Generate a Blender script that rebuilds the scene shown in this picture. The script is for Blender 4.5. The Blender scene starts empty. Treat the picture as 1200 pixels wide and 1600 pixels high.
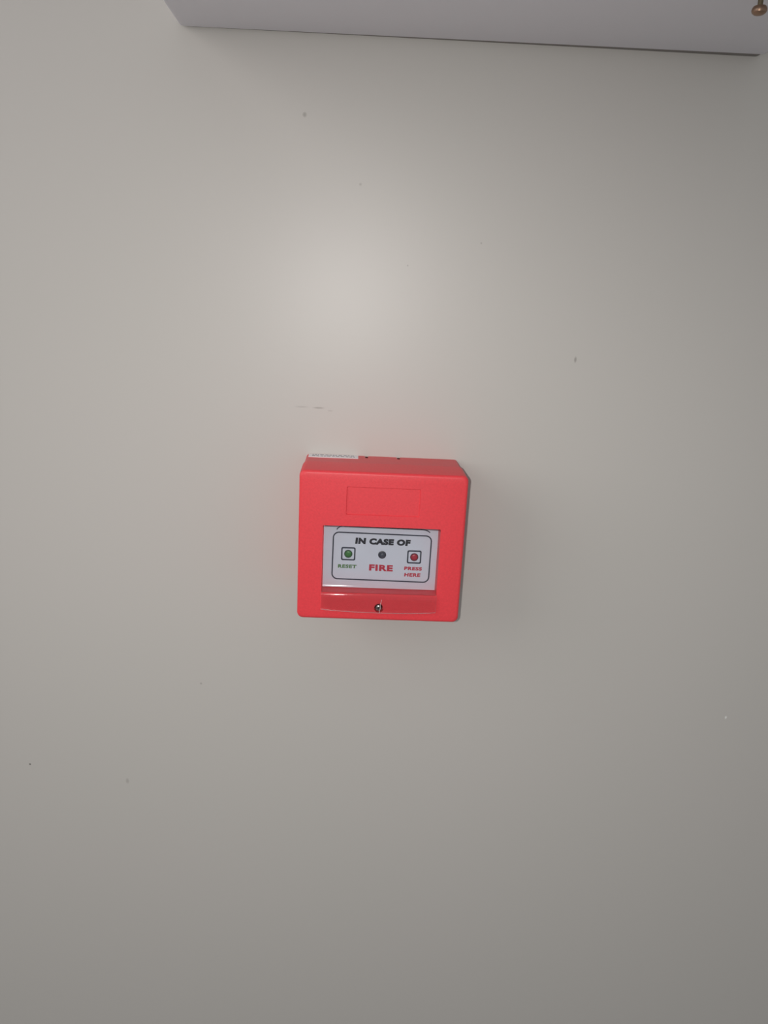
import bpy, bmesh, math
from mathutils import Vector, Matrix, geometry

S = bpy.context.scene
COL = S.collection
Z0 = 1.4                      # height of the call point's centre above the floor (metres)

# ------------------------------------------------------------------ camera
yaw, pit, rol, F = 0.04035, 0.27571, 0.04091, 1225.1
fw = Vector((math.sin(yaw)*math.cos(pit), math.cos(yaw)*math.cos(pit), -math.sin(pit)))
r0 = Vector((math.cos(yaw), -math.sin(yaw), 0)); u0 = r0.cross(fw)
cr = math.cos(rol)*r0 + math.sin(rol)*u0
cu = -math.sin(rol)*r0 + math.cos(rol)*u0
cam_loc = Vector((-0.01608, -0.46466, 0.13979 + Z0))
cd = bpy.data.cameras.new('camera')
cam = bpy.data.objects.new('camera', cd); COL.objects.link(cam)
M = Matrix((cr, cu, -fw)).transposed().to_4x4(); M.translation = cam_loc
cam.matrix_world = M
cd.sensor_fit = 'VERTICAL'; cd.sensor_height = 36; cd.lens = 36*F/1600
cd.clip_start = .01
S.camera = cam

# ------------------------------------------------------------------ light
S.view_settings.view_transform = 'Standard'
S.view_settings.look = 'None'
S.view_settings.gamma = 1
S.view_settings.use_curve_mapping = False
S.view_settings.exposure = 0.42
w = bpy.data.worlds.new('world'); S.world = w; w.use_nodes = True
w.node_tree.nodes['Background'].inputs[0].default_value = (.97, .985, 1, 1)
w.node_tree.nodes['Background'].inputs[1].default_value = .24

def lamp(name, kind, loc, energy, color, **kw):
    d = bpy.data.lights.new(name, kind); d.energy = energy; d.color = color
    for k, v in kw.items(): setattr(d, k, v)
    o = bpy.data.objects.new(name, d); COL.objects.link(o); o.location = loc
    return o
# the phone's own flash, just left of its lens
flash = lamp('phone_flash', 'SPOT', cam_loc - cr*.0145, 2.8, (1, .96, .925), shadow_soft_size=.0028, spot_size=math.radians(120), spot_blend=1)
flash.rotation_euler = (M.to_3x3() @ Matrix.Rotation(math.radians(-9), 3, 'X')).to_euler()
# daylight from a window over to the left
L = lamp('window_light', 'AREA', (-1.05, -.62, 1.88), 3.9, (1, .93, .91), shape='RECTANGLE', size=.8, size_y=.8)
L.rotation_euler = (Vector((0, 0, Z0)) - L.location).to_track_quat('-Z', 'Y').to_euler()

# added overhead fill with no known fitting, deepens the shade below the enclosure
lamp('overhead_fill', 'AREA', (-.15, -.85, 2.75), .8, (.98, 1, .97), shape='RECTANGLE', size=1.2, size_y=.35)

# ------------------------------------------------------------------ helpers
def lin(*c):
    return tuple(((x/255)/12.92 if x/255 <= .04045 else ((x/255+.055)/1.055)**2.4) for x in c) + (1,)

def mat(name, color, rough=.5, metal=0, noise=None, bump=None, spec=.5, **inp):
    m = bpy.data.materials.new(name); m.use_nodes = True
    nt = m.node_tree; b = nt.nodes['Principled BSDF']
    b.inputs['Base Color'].default_value = color
    b.inputs['Roughness'].default_value = rough
    b.inputs['Metallic'].default_value = metal
    b.inputs['Specular IOR Level'].default_value = spec
    for k, v in inp.items(): b.inputs[k].default_value = v
    tc = nt.nodes.new('ShaderNodeTexCoord')
    if noise:
        sc, amt = noise
        n = nt.nodes.new('ShaderNodeTexNoise'); n.inputs['Scale'].default_value = sc; n.inputs['Detail'].default_value = 4
        nt.links.new(tc.outputs['Object'], n.inputs['Vector'])
        h = nt.nodes.new('ShaderNodeHueSaturation'); h.inputs['Color'].default_value = color
        mr = nt.nodes.new('ShaderNodeMapRange'); mr.inputs[1].default_value = .3; mr.inputs[2].default_value = .7
        mr.inputs[3].default_value = 1-amt; mr.inputs[4].default_value = 1+amt
        nt.links.new(n.outputs['Fac'], mr.inputs[0]); nt.links.new(mr.outputs[0], h.inputs['Value'])
        nt.links.new(h.outputs[0], b.inputs['Base Color'])
    if bump:
        sc, strength, dist = bump
        n = nt.nodes.new('ShaderNodeTexNoise'); n.inputs['Scale'].default_value = sc; n.inputs['Detail'].default_value = 3
        nt.links.new(tc.outputs['Object'], n.inputs['Vector'])
        bp = nt.nodes.new('ShaderNodeBump'); bp.inputs['Strength'].default_value = strength; bp.inputs['Distance'].default_value = dist
        nt.links.new(n.outputs['Fac'], bp.inputs['Height']); nt.links.new(bp.outputs[0], b.inputs['Normal'])
    return m

def clear_mat(name, tint, ior=1.49, rough=.05):
    """thin clear acrylic: fresnel mix of a mirror coat and straight transmission"""
    m = bpy.data.materials.new(name); m.use_nodes = True
    nt = m.node_tree; nt.nodes.clear()
    out = nt.nodes.new('ShaderNodeOutputMaterial'); mx = nt.nodes.new('ShaderNodeMixShader')
    fr = nt.nodes.new('ShaderNodeFresnel'); fr.inputs[0].default_value = ior
    t = nt.nodes.new('ShaderNodeBsdfTransparent'); t.inputs[0].default_value = tint
    g = nt.nodes.new('ShaderNodeBsdfGlossy'); g.inputs['Roughness'].default_value = rough
    nt.links.new(fr.outputs[0], mx.inputs[0]); nt.links.new(t.outputs[0], mx.inputs[1])
    nt.links.new(g.outputs[0], mx.inputs[2]); nt.links.new(mx.outputs[0], out.inputs[0])
    return m

def obj(name, bm, mats, parent=None, smooth=True, angle=30):
    bmesh.ops.remove_doubles(bm, verts=bm.verts, dist=1e-7)
    bmesh.ops.recalc_face_normals(bm, faces=bm.faces)
    me = bpy.data.meshes.new(name); 
    if smooth:
        for f in bm.faces: f.smooth = True
        for e in bm.edges:
            if len(e.link_faces) == 2 and e.calc_face_angle(0) > math.radians(angle): e.smooth = False
    bm.to_mesh(me); bm.free()
    for m in (mats if isinstance(mats, (list, tuple)) else [mats]): me.materials.append(m)
    o = bpy.data.objects.new(name, me); COL.objects.link(o)
    if parent: o.parent = parent
    return o

def rrect(x0, x1, z0, z1, r, n=6):
    """rounded rectangle, counter-clockwise seen from the front (-y)"""
    pts = []
    for cx, cz, a0 in ((x1-r, z1-r, 0), (x0+r, z1-r, 90), (x0+r, z0+r, 180), (x1-r, z0+r, 270)):
        for k in range(n+1):
            a = math.radians(a0 + 90*k/n)
            pts.append((cx + r*math.cos(a), cz + r*math.sin(a)))
    return pts

def circle(cx, cz, r, n=32):
    return [(cx + r*math.cos(2*math.pi*k/n), cz + r*math.sin(2*math.pi*k/n)) for k in range(n)]

def loft(bm, loops, cap0=True, cap1=True, mi=0):
    """loops: list of lists of 3d points, equal counts"""
    V = [[bm.verts.new(p) for p in l] for l in loops]
    n = len(V[0])
    for a, b in zip(V, V[1:]):
        for i in range(n):
            f = bm.faces.new((a[i], a[(i+1) % n], b[(i+1) % n], b[i])); f.material_index = mi
    if cap0: bm.faces.new(V[0][::-1]).material_index = mi
    if cap1: bm.faces.new(V[-1]).material_index = mi
    return V

def at(pts, y): return [(x, y, z) for x, z in pts]

def fill(bm, loops3):
    """tessellated flat face: first loop is the outline, the others are holes; loops are lists of BMVerts"""
    flat = [v for l in loops3 for v in l]
    for t in geometry.tessellate_polygon([[v.co for v in l] for l in loops3]):
        try: bm.faces.new([flat[i] for i in t])
        except ValueError: pass

def ring(bm, outer, inner, y0, y1):
    """flat ring standing from y0 to y1"""
    a, b, c, d = [[bm.verts.new(p) for p in at(l, y)] for l, y in ((outer, y0), (outer, y1), (inner, y1), (inner, y0))]
    n = len(a)
    for p, q in ((a, b), (b, c), (c, d), (d, a)):
        for i in range(n): bm.faces.new((p[i], p[(i+1) % n], q[(i+1) % n], q[i]))

def lathe(bm, prof, cx, cz, n=32):
    """prof: (radius, y) pairs turned about an axis along y"""
    loft(bm, [[(cx + r*math.cos(2*math.pi*k/n), y, cz + r*math.sin(2*math.pi*k/n)) for k in range(n)] for r, y in prof])

def lathe_z(bm, prof, cx, cy, n=32):
    loft(bm, [[(cx + r*math.cos(2*math.pi*k/n), cy + r*math.sin(2*math.pi*k/n), z) for k in range(n)] for r, z in prof])

def box(bm, x0, x1, y0, y1, z0, z1):
    loft(bm, [[(x0, y, z0), (x1, y, z0), (x1, y, z1), (x0, y, z1)] for y in (y0, y1)])

# ------------------------------------------------------------------ materials
RED = (.77, .048, .062, 1)
m_red = mat('red_plastic', RED, .45, noise=(900, .05), bump=(1600, .15, .0004), spec=.5)
m_redbase = mat('red_base_plastic', (.70, .055, .065, 1), .42, noise=(700, .04), bump=(1500, .15, .0003))
m_label = mat('label_card', lin(214, 219, 231), .45)
m_black = mat('black_print', (.012, .012, .022, 1), .5)
m_navy = mat('navy_print', (.025, .030, .055, 1), .5)
m_greenp = mat('green_print', (.10, .22, .075, 1), .5)
m_redp = mat('red_print', (.52, .025, .055, 1), .5)
m_gbtn = mat('green_button', (.055, .20, .05, 1), .35)
m_gring = mat('dark_green_ring', (.02, .07, .03, 1), .5)
m_rbtn = mat('red_button', (.42, .025, .045, 1), .35)
m_rring = mat('dark_red_ring', (.12, .015, .03, 1), .5)
m_led = mat('smoked_lens', (.065, .075, .10, 1), .25)
m_ledrim = mat('lens_rim', (.03, .035, .05, 1), .4)
m_clear = clear_mat('clear_acrylic', (.98, .983, .987, 1), ior=1.38, rough=.085)
m_edge = mat('acrylic_edge', (.88, .58, .60, 1), .25, Alpha=.65)  # pale tone painted in for light piped to the sheet's edges
m_crack = mat('acrylic_crack', (.9, .70, .71, 1), .3, Alpha=.42)
m_notch_shade = mat('notch_shade_red', (.10, .012, .014, 1), .8, spec=.1)  # near-black red painted as shade inside the notches
m_steel = mat('plated_steel', (.42, .40, .37, 1), .22, 1)
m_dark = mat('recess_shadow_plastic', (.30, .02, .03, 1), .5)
m_brass = mat('copper_brass', (.36, .24, .17, 1), .38, 1)
m_stud = mat('dull_brass', (.24, .20, .13, 1), .45, 1)
m_paper = mat('white_paper', (.86, .85, .87, 1), .6)
m_ink = mat('grey_ink', (.12, .12, .14, 1), .6)
m_panel = mat('grey_powder_coat', (.80, .80, .85, 1), .5, bump=(900, .10, .0004))
m_gap_shade = mat('gap_shade_dark', (.24, .225, .21, 1), .8)  # dark tone painted for the shade behind the enclosure
m_floor = mat('grey_floor', (.55, .54, .53, 1), .5, noise=(3, .1))

def wall_material():
    m = mat('wall_paint', (.545, .530, .502, 1), .40, spec=.44)
    nt = m.node_tree; b = nt.nodes['Principled BSDF']
    tc = nt.nodes.new('ShaderNodeTexCoord')
    n = nt.nodes.new('ShaderNodeTexNoise'); n.inputs['Scale'].default_value = 6; n.inputs['Detail'].default_value = 3
    nt.links.new(tc.outputs['Object'], n.inputs['Vector'])
    mx = nt.nodes.new('ShaderNodeMix'); mx.data_type = 'RGBA'
    mx.inputs['A'].default_value = (.553, .531, .505, 1); mx.inputs['B'].default_value = (.540, .531, .496, 1)
    nt.links.new(n.outputs['Fac'], mx.inputs['Factor'])
    cur = mx.outputs['Result']
    # small specks and scuffs on the paint: x, z, half width, half height (mm), darkness colour, strength
    D, P, W_ = (.16, .15, .14, 1), (.33, .31, .29, 1), (.85, .85, .83, 1)
    for x, z, rx, rz, c, s in ((-48.7, 228.7, 1.4, 1.6, P, .75), (-38.6, 71.1, 4.2, .7, P, .75), (-48.5, 71.4, 5, .7, P, .35),
                               (-31.7, 69.6, 2, .6, P, .35), (111.6, 104.8, 1.0, 2.2, P, .9), (-227, -174.2, .9, .9, D, 1),
                               (-163.2, -185.8, 1.4, 2.6, P, .5), (-112.1, -111.7, .9, 1, P, .7), (239.3, -128.8, .9, 1.4, W_, .9),
                               (-17.7, 195.2, 1, 1, P, .5), (10.4, 153.6, .6, .6, P, .7), (51.3, 167.3, .7, .7, P, .6)):
        sub = nt.nodes.new('ShaderNodeVectorMath'); sub.operation = 'SUBTRACT'
        sub.inputs[1].default_value = (x/1000, 0, Z0 + z/1000)
        nt.links.new(tc.outputs['Object'], sub.inputs[0])
        mul = nt.nodes.new('ShaderNodeVectorMath'); mul.operation = 'MULTIPLY'
        mul.inputs[1].default_value = (1000/rx, 0, 1000/rz); nt.links.new(sub.outputs[0], mul.inputs[0])
        ln = nt.nodes.new('ShaderNodeVectorMath'); ln.operation = 'LENGTH'; nt.links.new(mul.outputs[0], ln.inputs[0])
        mr = nt.nodes.new('ShaderNodeMapRange'); mr.interpolation_type = 'SMOOTHSTEP'
        mr.inputs[1].default_value = .25; mr.inputs[2].default_value = 1.1; mr.inputs[3].default_value = s; mr.inputs[4].default_value = 0
        nt.links.new(ln.outputs['Value'], mr.inputs[0])
        k = nt.nodes.new('ShaderNodeMix'); k.data_type = 'RGBA'; k.inputs['B'].default_value = c
        nt.links.new(mr.outputs[0], k.inputs['Factor']); nt.links.new(cur, k.inputs['A']); cur = k.outputs['Result']
    nt.links.new(cur, b.inputs['Base Color'])
    bn = nt.nodes.new('ShaderNodeTexNoise'); bn.inputs['Scale'].default_value = 260; bn.inputs['Detail'].default_value = 3
    nt.links.new(tc.outputs['Object'], bn.inputs['Vector'])
    bp = nt.nodes.new('ShaderNodeBump'); bp.inputs['Strength'].default_value = .03; bp.inputs['Distance'].default_value = .001
    nt.links.new(bn.outputs['Fac'], bp.inputs['Height']); nt.links.new(bp.outputs[0], b.inputs['Normal'])
    return m

# ------------------------------------------------------------------ setting
bm = bmesh.new(); box(bm, -3, 3, 0, .12, 0, 3.0)
o = obj('wall_back', bm, wall_material(), smooth=False); o['kind'] = 'structure'
bm = bmesh.new(); box(bm, -3, 3, -4, 0, -.1, 0)
o = obj('floor', bm, m_floor, smooth=False); o['kind'] = 'structure'

# ------------------------------------------------------------------ fire alarm call point
cp = bpy.data.objects.new('fire_alarm_call_point', None); COL.objects.link(cp)
cp.location = (0, 0, Z0); cp.rotation_euler = (0, .0079, 0); cp.empty_display_size = .03
cp['label'] = 'red square fire alarm call point with clear front cover on the grey wall'
cp['category'] = 'fire alarm'
HW, HH, D, SEAM = .0465, .0436, .047, .0215

# base: rear half of the housing, two small notches in its top rear edge
bm = bmesh.new()
bx, bt, bb, r = .0457, .0429, -.0427, .0022
def base_outline(notch):
    pts = rrect(-bx, bx, bb, bt, r, 5)
    i = 6                                     # between right-top and left-top arcs
    ins = []
    for c in (.0096, -.0096):
        d = .0016 if notch else 0
        ins += [(c+.0011, bt), (c+.0005, bt-d), (c-.0005, bt-d), (c-.0011, bt)]
    return pts[:i] + ins + pts[i:]
loft(bm, [at(base_outline(True), 0), at(base_outline(True), -.0042), at(base_outline(False), -.00421), at(base_outline(False), -SEAM)])
obj('base', bm, m_redbase, cp)

for c in (.0096, -.0096):
    bm = bmesh.new(); box(bm, c-.0008, c+.0008, -.0058, -.0018, bt-.0016, bt+.00003)
    obj('notch_shade', bm, m_notch_shade, cp, smooth=False)  # dark block filling each notch in place of its shadow

# seam groove between base and lid
bm = bmesh.new()
lip = rrect(-.0450, .0450, -.0421, .0421, .002, 5)
loft(bm, [at(lip, -SEAM), at(lip, -SEAM-.0008)])
obj('seam', bm, m_dark, cp)

# lid: front half with bevelled front edge, window recess, debossed field and screw hole
bm = bmesh.new()
loops = []
yb = -SEAM-.0006
loops.append(at(rrect(-HW+.0006, HW-.0006, -HH+.0006, HH-.0006, .0030), yb))
loops.append(at(rrect(-HW, HW, -HH, HH, .0034), yb-.0012))
rb = .0017
for k in range(6):
    a = math.radians(90*k/5); i = rb*(1-math.cos(a))
    loops.append(at(rrect(-HW+i, HW-i, -HH+i, HH-i, .0034), -D+rb-rb*math.sin(a)))
V = loft(bm, loops, True, False)
WX, WT, WB = .0329, .0126, -.0272
LY = -D+.0082                                  # label plane
def ver(l): return [bm.verts.new(p) for p in l]
def wall(a, b):
    n = len(a)
    for i in range(n): bm.faces.new((a[i], a[(i+1) % n], b[(i+1) % n], b[i]))
win = rrect(-WX, WX, WB, WT, .0006, 2)
w0 = ver(at(win, -D)); w1 = ver(at(win, LY+.0006)); wall(w0, w1); bm.faces.new(w1)
e0 = ver(at(rrect(-.0204, .0204, .0192, .0352, .0006, 2), -D))
e1 = ver(at(rrect(-.0201, .0201, .0195, .0349, .0005, 2), -D+.0005)); wall(e0, e1); bm.faces.new(e1)
SX, SZ = .0003, -.0359
s0 = ver(at(circle(SX, SZ, .0027, 28), -D)); s1 = ver(at(circle(SX, SZ, .0027, 28), -D+.0022)); wall(s0, s1); bm.faces.new(s1)
fill(bm, [V[-1], w0, e0, s0])
obj('lid', bm, m_red, cp, angle=20)

# label card in the recess
bm = bmesh.new()
box(bm, -WX+.0003, WX-.0003, LY, LY+.0005, WB+.0003, WT-.0002)
label = obj('label_card', bm, m_label, cp, smooth=False)
label['label'] = 'white printed instruction card behind the clear cover'
PY = LY-.00008
tilt = math.radians(0.45)
def turn(pts, cx=.0007, cz=-.008):
    c, s = math.cos(tilt), math.sin(tilt)
    return [(cx+(x-cx)*c+(z-cz)*s, cz-(x-cx)*s+(z-cz)*c) for x, z in pts]
bm = bmesh.new()
ring(bm, turn(rrect(-.02755, .02915, -.0224, .0065, .0036, 8)), turn(rrect(-.02682, .02842, -.02167, .00577, .00287, 8)), LY, PY)
obj('printed_frame', bm, m_navy, label, smooth=False)
# frame's refraction in the cover bend, drawn as a dark line on the card
bm = bmesh.new()
def stroke(bm, pts, wd, y0, y1):
    L_, R_ = [], []
    for i, p in enumerate(pts):
        a = Vector(pts[max(i-1, 0)]); b = Vector(pts[min(i+1, len(pts)-1)]); d = (b-a).normalized(); nrm = Vector((-d.y, d.x))*wd/2
        L_.append(tuple(Vector(p)+nrm)); R_.append(tuple(Vector(p)-nrm))
    out = L_+R_[::-1]
    a = [bm.verts.new(p) for p in at(out, y0)]; b = [bm.verts.new(p) for p in at(out, y1)]
    n = len(pts)
    for q in (a, b):
        for i in range(n-1): bm.faces.new((q[i], q[i+1], q[2*n-2-i], q[2*n-1-i]))
    m_ = len(out)
    for i in range(m_): bm.faces.new((a[i], a[(i+1) % m_], b[(i+1) % m_], b[i]))
stroke(bm, [(-.0253, .0079), (-.0247, .0088), (-.0237, .0096), (-.0222, .0101), (0, .00985), (.0236, .0096), (.0252, .0094), (.0266, .0089), (.0278, .0080)], .0006, LY, PY)
obj('frame_refraction_line', bm, m_navy, label, smooth=False)

def text(name, body, x0, x1, z0, z1, m, off=.02, shear=0):
    cu_ = bpy.data.curves.new('t', 'FONT'); cu_.body = body; cu_.size = 1; cu_.offset = off; cu_.shear = shear
    cu_.extrude = .02; cu_.space_character = 1.12; cu_.resolution_u = 4
    t = bpy.data.objects.new('t', cu_); COL.objects.link(t)
    dg = bpy.context.evaluated_depsgraph_get()
    me = bpy.data.meshes.new_from_object(t.evaluated_get(dg))
    bpy.data.objects.remove(t); bpy.data.curves.remove(cu_)
    xs = [v.co.x for v in me.vertices]; ys = [v.co.y for v in me.vertices]
    ax, bx_, ay, by = min(xs), max(xs), min(ys), max(ys)
    for v in me.vertices:
        x = x0+(v.co.x-ax)/(bx_-ax)*(x1-x0); z = z0+(v.co.y-ay)/(by-ay)*(z1-z0)
        (x, z), = turn([(x, z)])
        v.co = (x, PY-.00002 if v.co.z > 0 else LY, z)
    me.materials.clear(); me.materials.append(m); me.name = name
    o = bpy.data.objects.new(name, me); COL.objects.link(o); o.parent = label
    return o
text('heading_lettering', 'IN CASE OF', -.0147, .0170, -.0004, .0034, m_black, .075, .06)
text('fire_lettering', 'FIRE', -.0060, .0077, -.0162, -.0124, m_redp, .050, 0)
text('reset_lettering', 'RESET', -.0240, -.0132, -.01525, -.0131, m_greenp, .05, .05)
text('press_lettering', 'PRESS', .0142, .0245, -.01500, -.01285, m_redp, .05, .05)
text('here_lettering', 'HERE', .0145, .0239, -.0189, -.0167, m_redp, .05, .05)

for cx, cz, mb, mr_, nm in ((-.0183, -.0064, m_gbtn, m_gring, 'reset_button'), (.0196, -.0070, m_rbtn, m_rring, 'press_button')):
    bm = bmesh.new()
    h = .0041
    ring(bm, rrect(cx-h, cx+h, cz-h+.0001, cz+h-.0001, .0010), rrect(cx-h+.0008, cx+h-.0008, cz-h+.0009, cz+h-.0009, .0005), LY, PY)
    obj('button_frame', bm, m_navy, label, smooth=False)
    bm = bmesh.new(); ring(bm, circle(cx, cz, .00235), circle(cx, cz, .0018), LY, LY-.00035)
    rg = obj('button_rim', bm, mr_, label)
    bm = bmesh.new(); lathe(bm, [(.00182, LY), (.00182, LY-.0003), (.0015, LY-.00055), (.0008, LY-.0007)], cx, cz)
    b_ = obj(nm, bm, mb, label)
    b_['label'] = 'round green button' if mb is m_gbtn else 'round red button'
bm = bmesh.new(); lathe(bm, [(.0023, LY), (.0023, LY-.0003), (.0018, LY-.0005)], .0011, -.0063)
obj('indicator_rim', bm, m_ledrim, label)
bm = bmesh.new(); lathe(bm, [(.0017, LY-.0004), (.0016, LY-.0008), (.0011, LY-.0013), (.0004, LY-.0015)], .0011, -.0063)
o = obj('indicator_lamp', bm, m_led, label); o['label'] = 'dark grey unlit indicator lamp'

# clear cover: a bent acrylic sheet sunk in the window, its lower flange lying on the lid
T = .0010
prof = [(-D+.0016, .0123), (-D+.0024, .0112), (-D+.0030, .0098)]
prof += [(-D+.0030, z/1000) for z in (4, -2, -8, -14, -20, -23.6)]
for k in range(1, 15):                         # soft S-bend out of the recess onto the face
    t = k/14
    prof.append((-D+.0030-.00425*t*t*(3-2*t), -.0236-.0046*t))
prof.append((-D-.00125, -.0310)); prof.append((-D-.00125, -.0350))
NX = 24
bm = bmesh.new()
front, back = [], []
for j in range(NX+1):
    u = -1+2*j/NX; fr_, bk_ = [], []
    pp = prof + [(-D-.00125, -.0373-.0013*(1-u*u)**.8 if abs(u) < 1 else -.0373)]
    for i, (y, z) in enumerate(pp):
        hw = WX-.0005 if i < 18 else WX+.0001
        a = pp[max(i-1, 0)]; b = pp[min(i+1, len(pp)-1)]
        d = Vector((b[0]-a[0], b[1]-a[1])).normalized()
        ny, nz = -d.y, d.x                      # towards the room side
        if ny > 0: ny, nz = -ny, -nz
        fr_.append(bm.verts.new((u*hw, y, z)))
        bk_.append(bm.verts.new((u*hw, y-ny*T, z-nz*T)))
    front.append(fr_); back.append(bk_)
n = len(front[0])
for j in range(NX):
    for i in range(n-1):
        bm.faces.new((front[j][i], front[j+1][i], front[j+1][i+1], front[j][i+1]))
        bm.faces.new((back[j][i], back[j][i+1], back[j+1][i+1], back[j+1][i]))
    for i in (0, n-1):
        f = bm.faces.new((front[j][i], back[j][i], back[j+1][i], front[j+1][i])); f.material_index = 1
for j in (0, NX):
    for i in range(n-1):
        f = bm.faces.new((front[j][i], front[j][i+1], back[j][i+1], back[j][i])); f.material_index = 1
cover = obj('clear_cover', bm, [m_clear, m_edge], cp, angle=60)
cover['label'] = 'clear acrylic cover with a lower screw flange'
# hairline crack beside the screw
bm = bmesh.new()
pts = [(.0016, -.0302), (.0014, -.0318), (.00095, -.0334), (.0011, -.0352), (.0008, -.0368), (.0007, -.0384)]
stroke(bm, pts, .00030, -D-.00120, -D-.00133)
o = obj('hairline_crack', bm, m_crack, cover, smooth=False); o['label'] = 'pale hairline crack in the flange'

# cover screw, sunk in its hole
bm = bmesh.new()
n = 32
def head(rr, y, slot):
    out = []
    for k in range(n):
        a = 2*math.pi*k/n
        out.append((SX-.0001+rr*math.cos(a), y, SZ+rr*math.sin(a)))
    return out
loft(bm, [head(.0023, -D+.0022, 0), head(.0023, -D+.0012, 0), head(.0021, -D+.0006, 0), head(.0016, -D+.0001, 0), head(.0010, -D-.0001, 0), head(.0004, -D-.00015, 0)])
screw = obj('cover_screw', bm, m_steel, cp, angle=70); screw['label'] = 'bright metal dome head screw'
bm = bmesh.new()
for a in (35, 125):
    c, s = math.cos(math.radians(a)), math.sin(math.radians(a))
    q = [(-.0011, -.00018), (.0011, -.00018), (.0011, .00018), (-.0011, .00018)]
    loft(bm, [[(SX-.0001+x*c-z*s, y, SZ+x*s+z*c) for x, z in q] for y in (-D+.0006, -D-.00020)])
obj('cross_slot', bm, mat('slot_dark', (.05, .045, .04, 1), .5, 1), screw, smooth=False)

# paper sticker on the top of the base, at its rear edge
bm = bmesh.new()
box(bm, -.0441, -.0146, -.0092, -.0006, bt-.0001, bt+.0002)
st = obj('paper_sticker', bm, m_paper, cp, smooth=False); st['label'] = 'white paper sticker with tiny grey print'
bm = bmesh.new()
import random
rnd = random.Random(4)
for row, yy in enumerate((-.0030, -.0062)):
    x = -.0420
    while x < -.0165:
        wd = rnd.uniform(.0006, .0022)
        box(bm, x, x+wd, yy, yy+.0011, bt+.00015, bt+.00025); x += wd+rnd.uniform(.0004, .0012)
o = obj('tiny_print', bm, m_ink, st, smooth=False); o['kind'] = 'stuff'

# ------------------------------------------------------------------ grey metal enclosure above
pn = bpy.data.objects.new('metal_enclosure', None); COL.objects.link(pn)
X0, X1, ZB, ZT, DP = -.1146, .1951, .2672, .62, .19
pn.location = ((X0+X1)/2, 0, Z0+ZB); pn.empty_display_size = .05
pn['label'] = 'pale grey metal enclosure on the wall above the red call point'
pn['category'] = 'control box'
hw, hh = (X1-X0)/2, ZT-ZB
bm = bmesh.new()
def gap(x): return .0011 + .0045*(x/hw+1)/2       # stands a little further off the wall at the right
loops = []
for k in range(4):
    a = math.radians(90*k/3); i = .0012*(1-math.sin(a))
    loops.append([(x, -gap(x)-.0012*(1-math.cos(a)), z) for x, z in rrect(-hw+i, hw-i, i, hh-i, .0032)])
loops.append(at(rrect(-hw, hw, 0, hh, .0032), -DP))
loft(bm, loops)
obj('housing', bm, m_panel, pn)
bm = bmesh.new()
loops = [at(rrect(-hw, hw, 0, hh, .0032), -DP-.002)]
for k in range(4):
    a = math.radians(90*k/3); i = .003*(1-math.cos(a))
    loops.append(at(rrect(-hw+i, hw-i, i, hh-i, .0032), -DP-.015-.003*math.sin(a)))
loft(bm, loops); obj('front_cover', bm, m_panel, pn)
bm = bmesh.new(); loft(bm, [at(rrect(-hw+.004, hw-.004, .004, hh-.004, .003), y) for y in (-DP+.001, -DP-.003)])
obj('cover_gasket', bm, m_ink, pn)
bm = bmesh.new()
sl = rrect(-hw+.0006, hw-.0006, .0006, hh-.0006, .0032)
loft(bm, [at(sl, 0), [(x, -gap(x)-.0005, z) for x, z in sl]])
obj('gap_shade_strip', bm, m_gap_shade, pn)  # added filler, its dark colour stands for the shade line along the wall
for sx in (-1, 1):
    for z in (.03, hh-.03):
        bm = bmesh.new(); lathe(bm, [(.008, 0), (.008, -.007)], sx*(hw-.03), z, 20)
        obj('mounting_foot', bm, m_panel, pn)
# brass stud hanging from the underside
bx0, by0 = .1523-(X0+X1)/2, -.0850
bm = bmesh.new()
lathe_z(bm, [(.0011, .001), (.0011, -.0062)], bx0, by0, 20)
stud = obj('earth_stud', bm, m_stud, pn); stud['label'] = 'dull brass stud under the housing'
bm = bmesh.new()
lathe_z(bm, [(.0012, -.0034), (.0026, -.0036), (.0031, -.0044), (.0032, -.0052), (.0029, -.0060), (.0020, -.0067), (.0008, -.0070)], bx0, by0, 28)
o = obj('cap_nut', bm, m_brass, stud); o['label'] = 'shiny copper coloured round head'
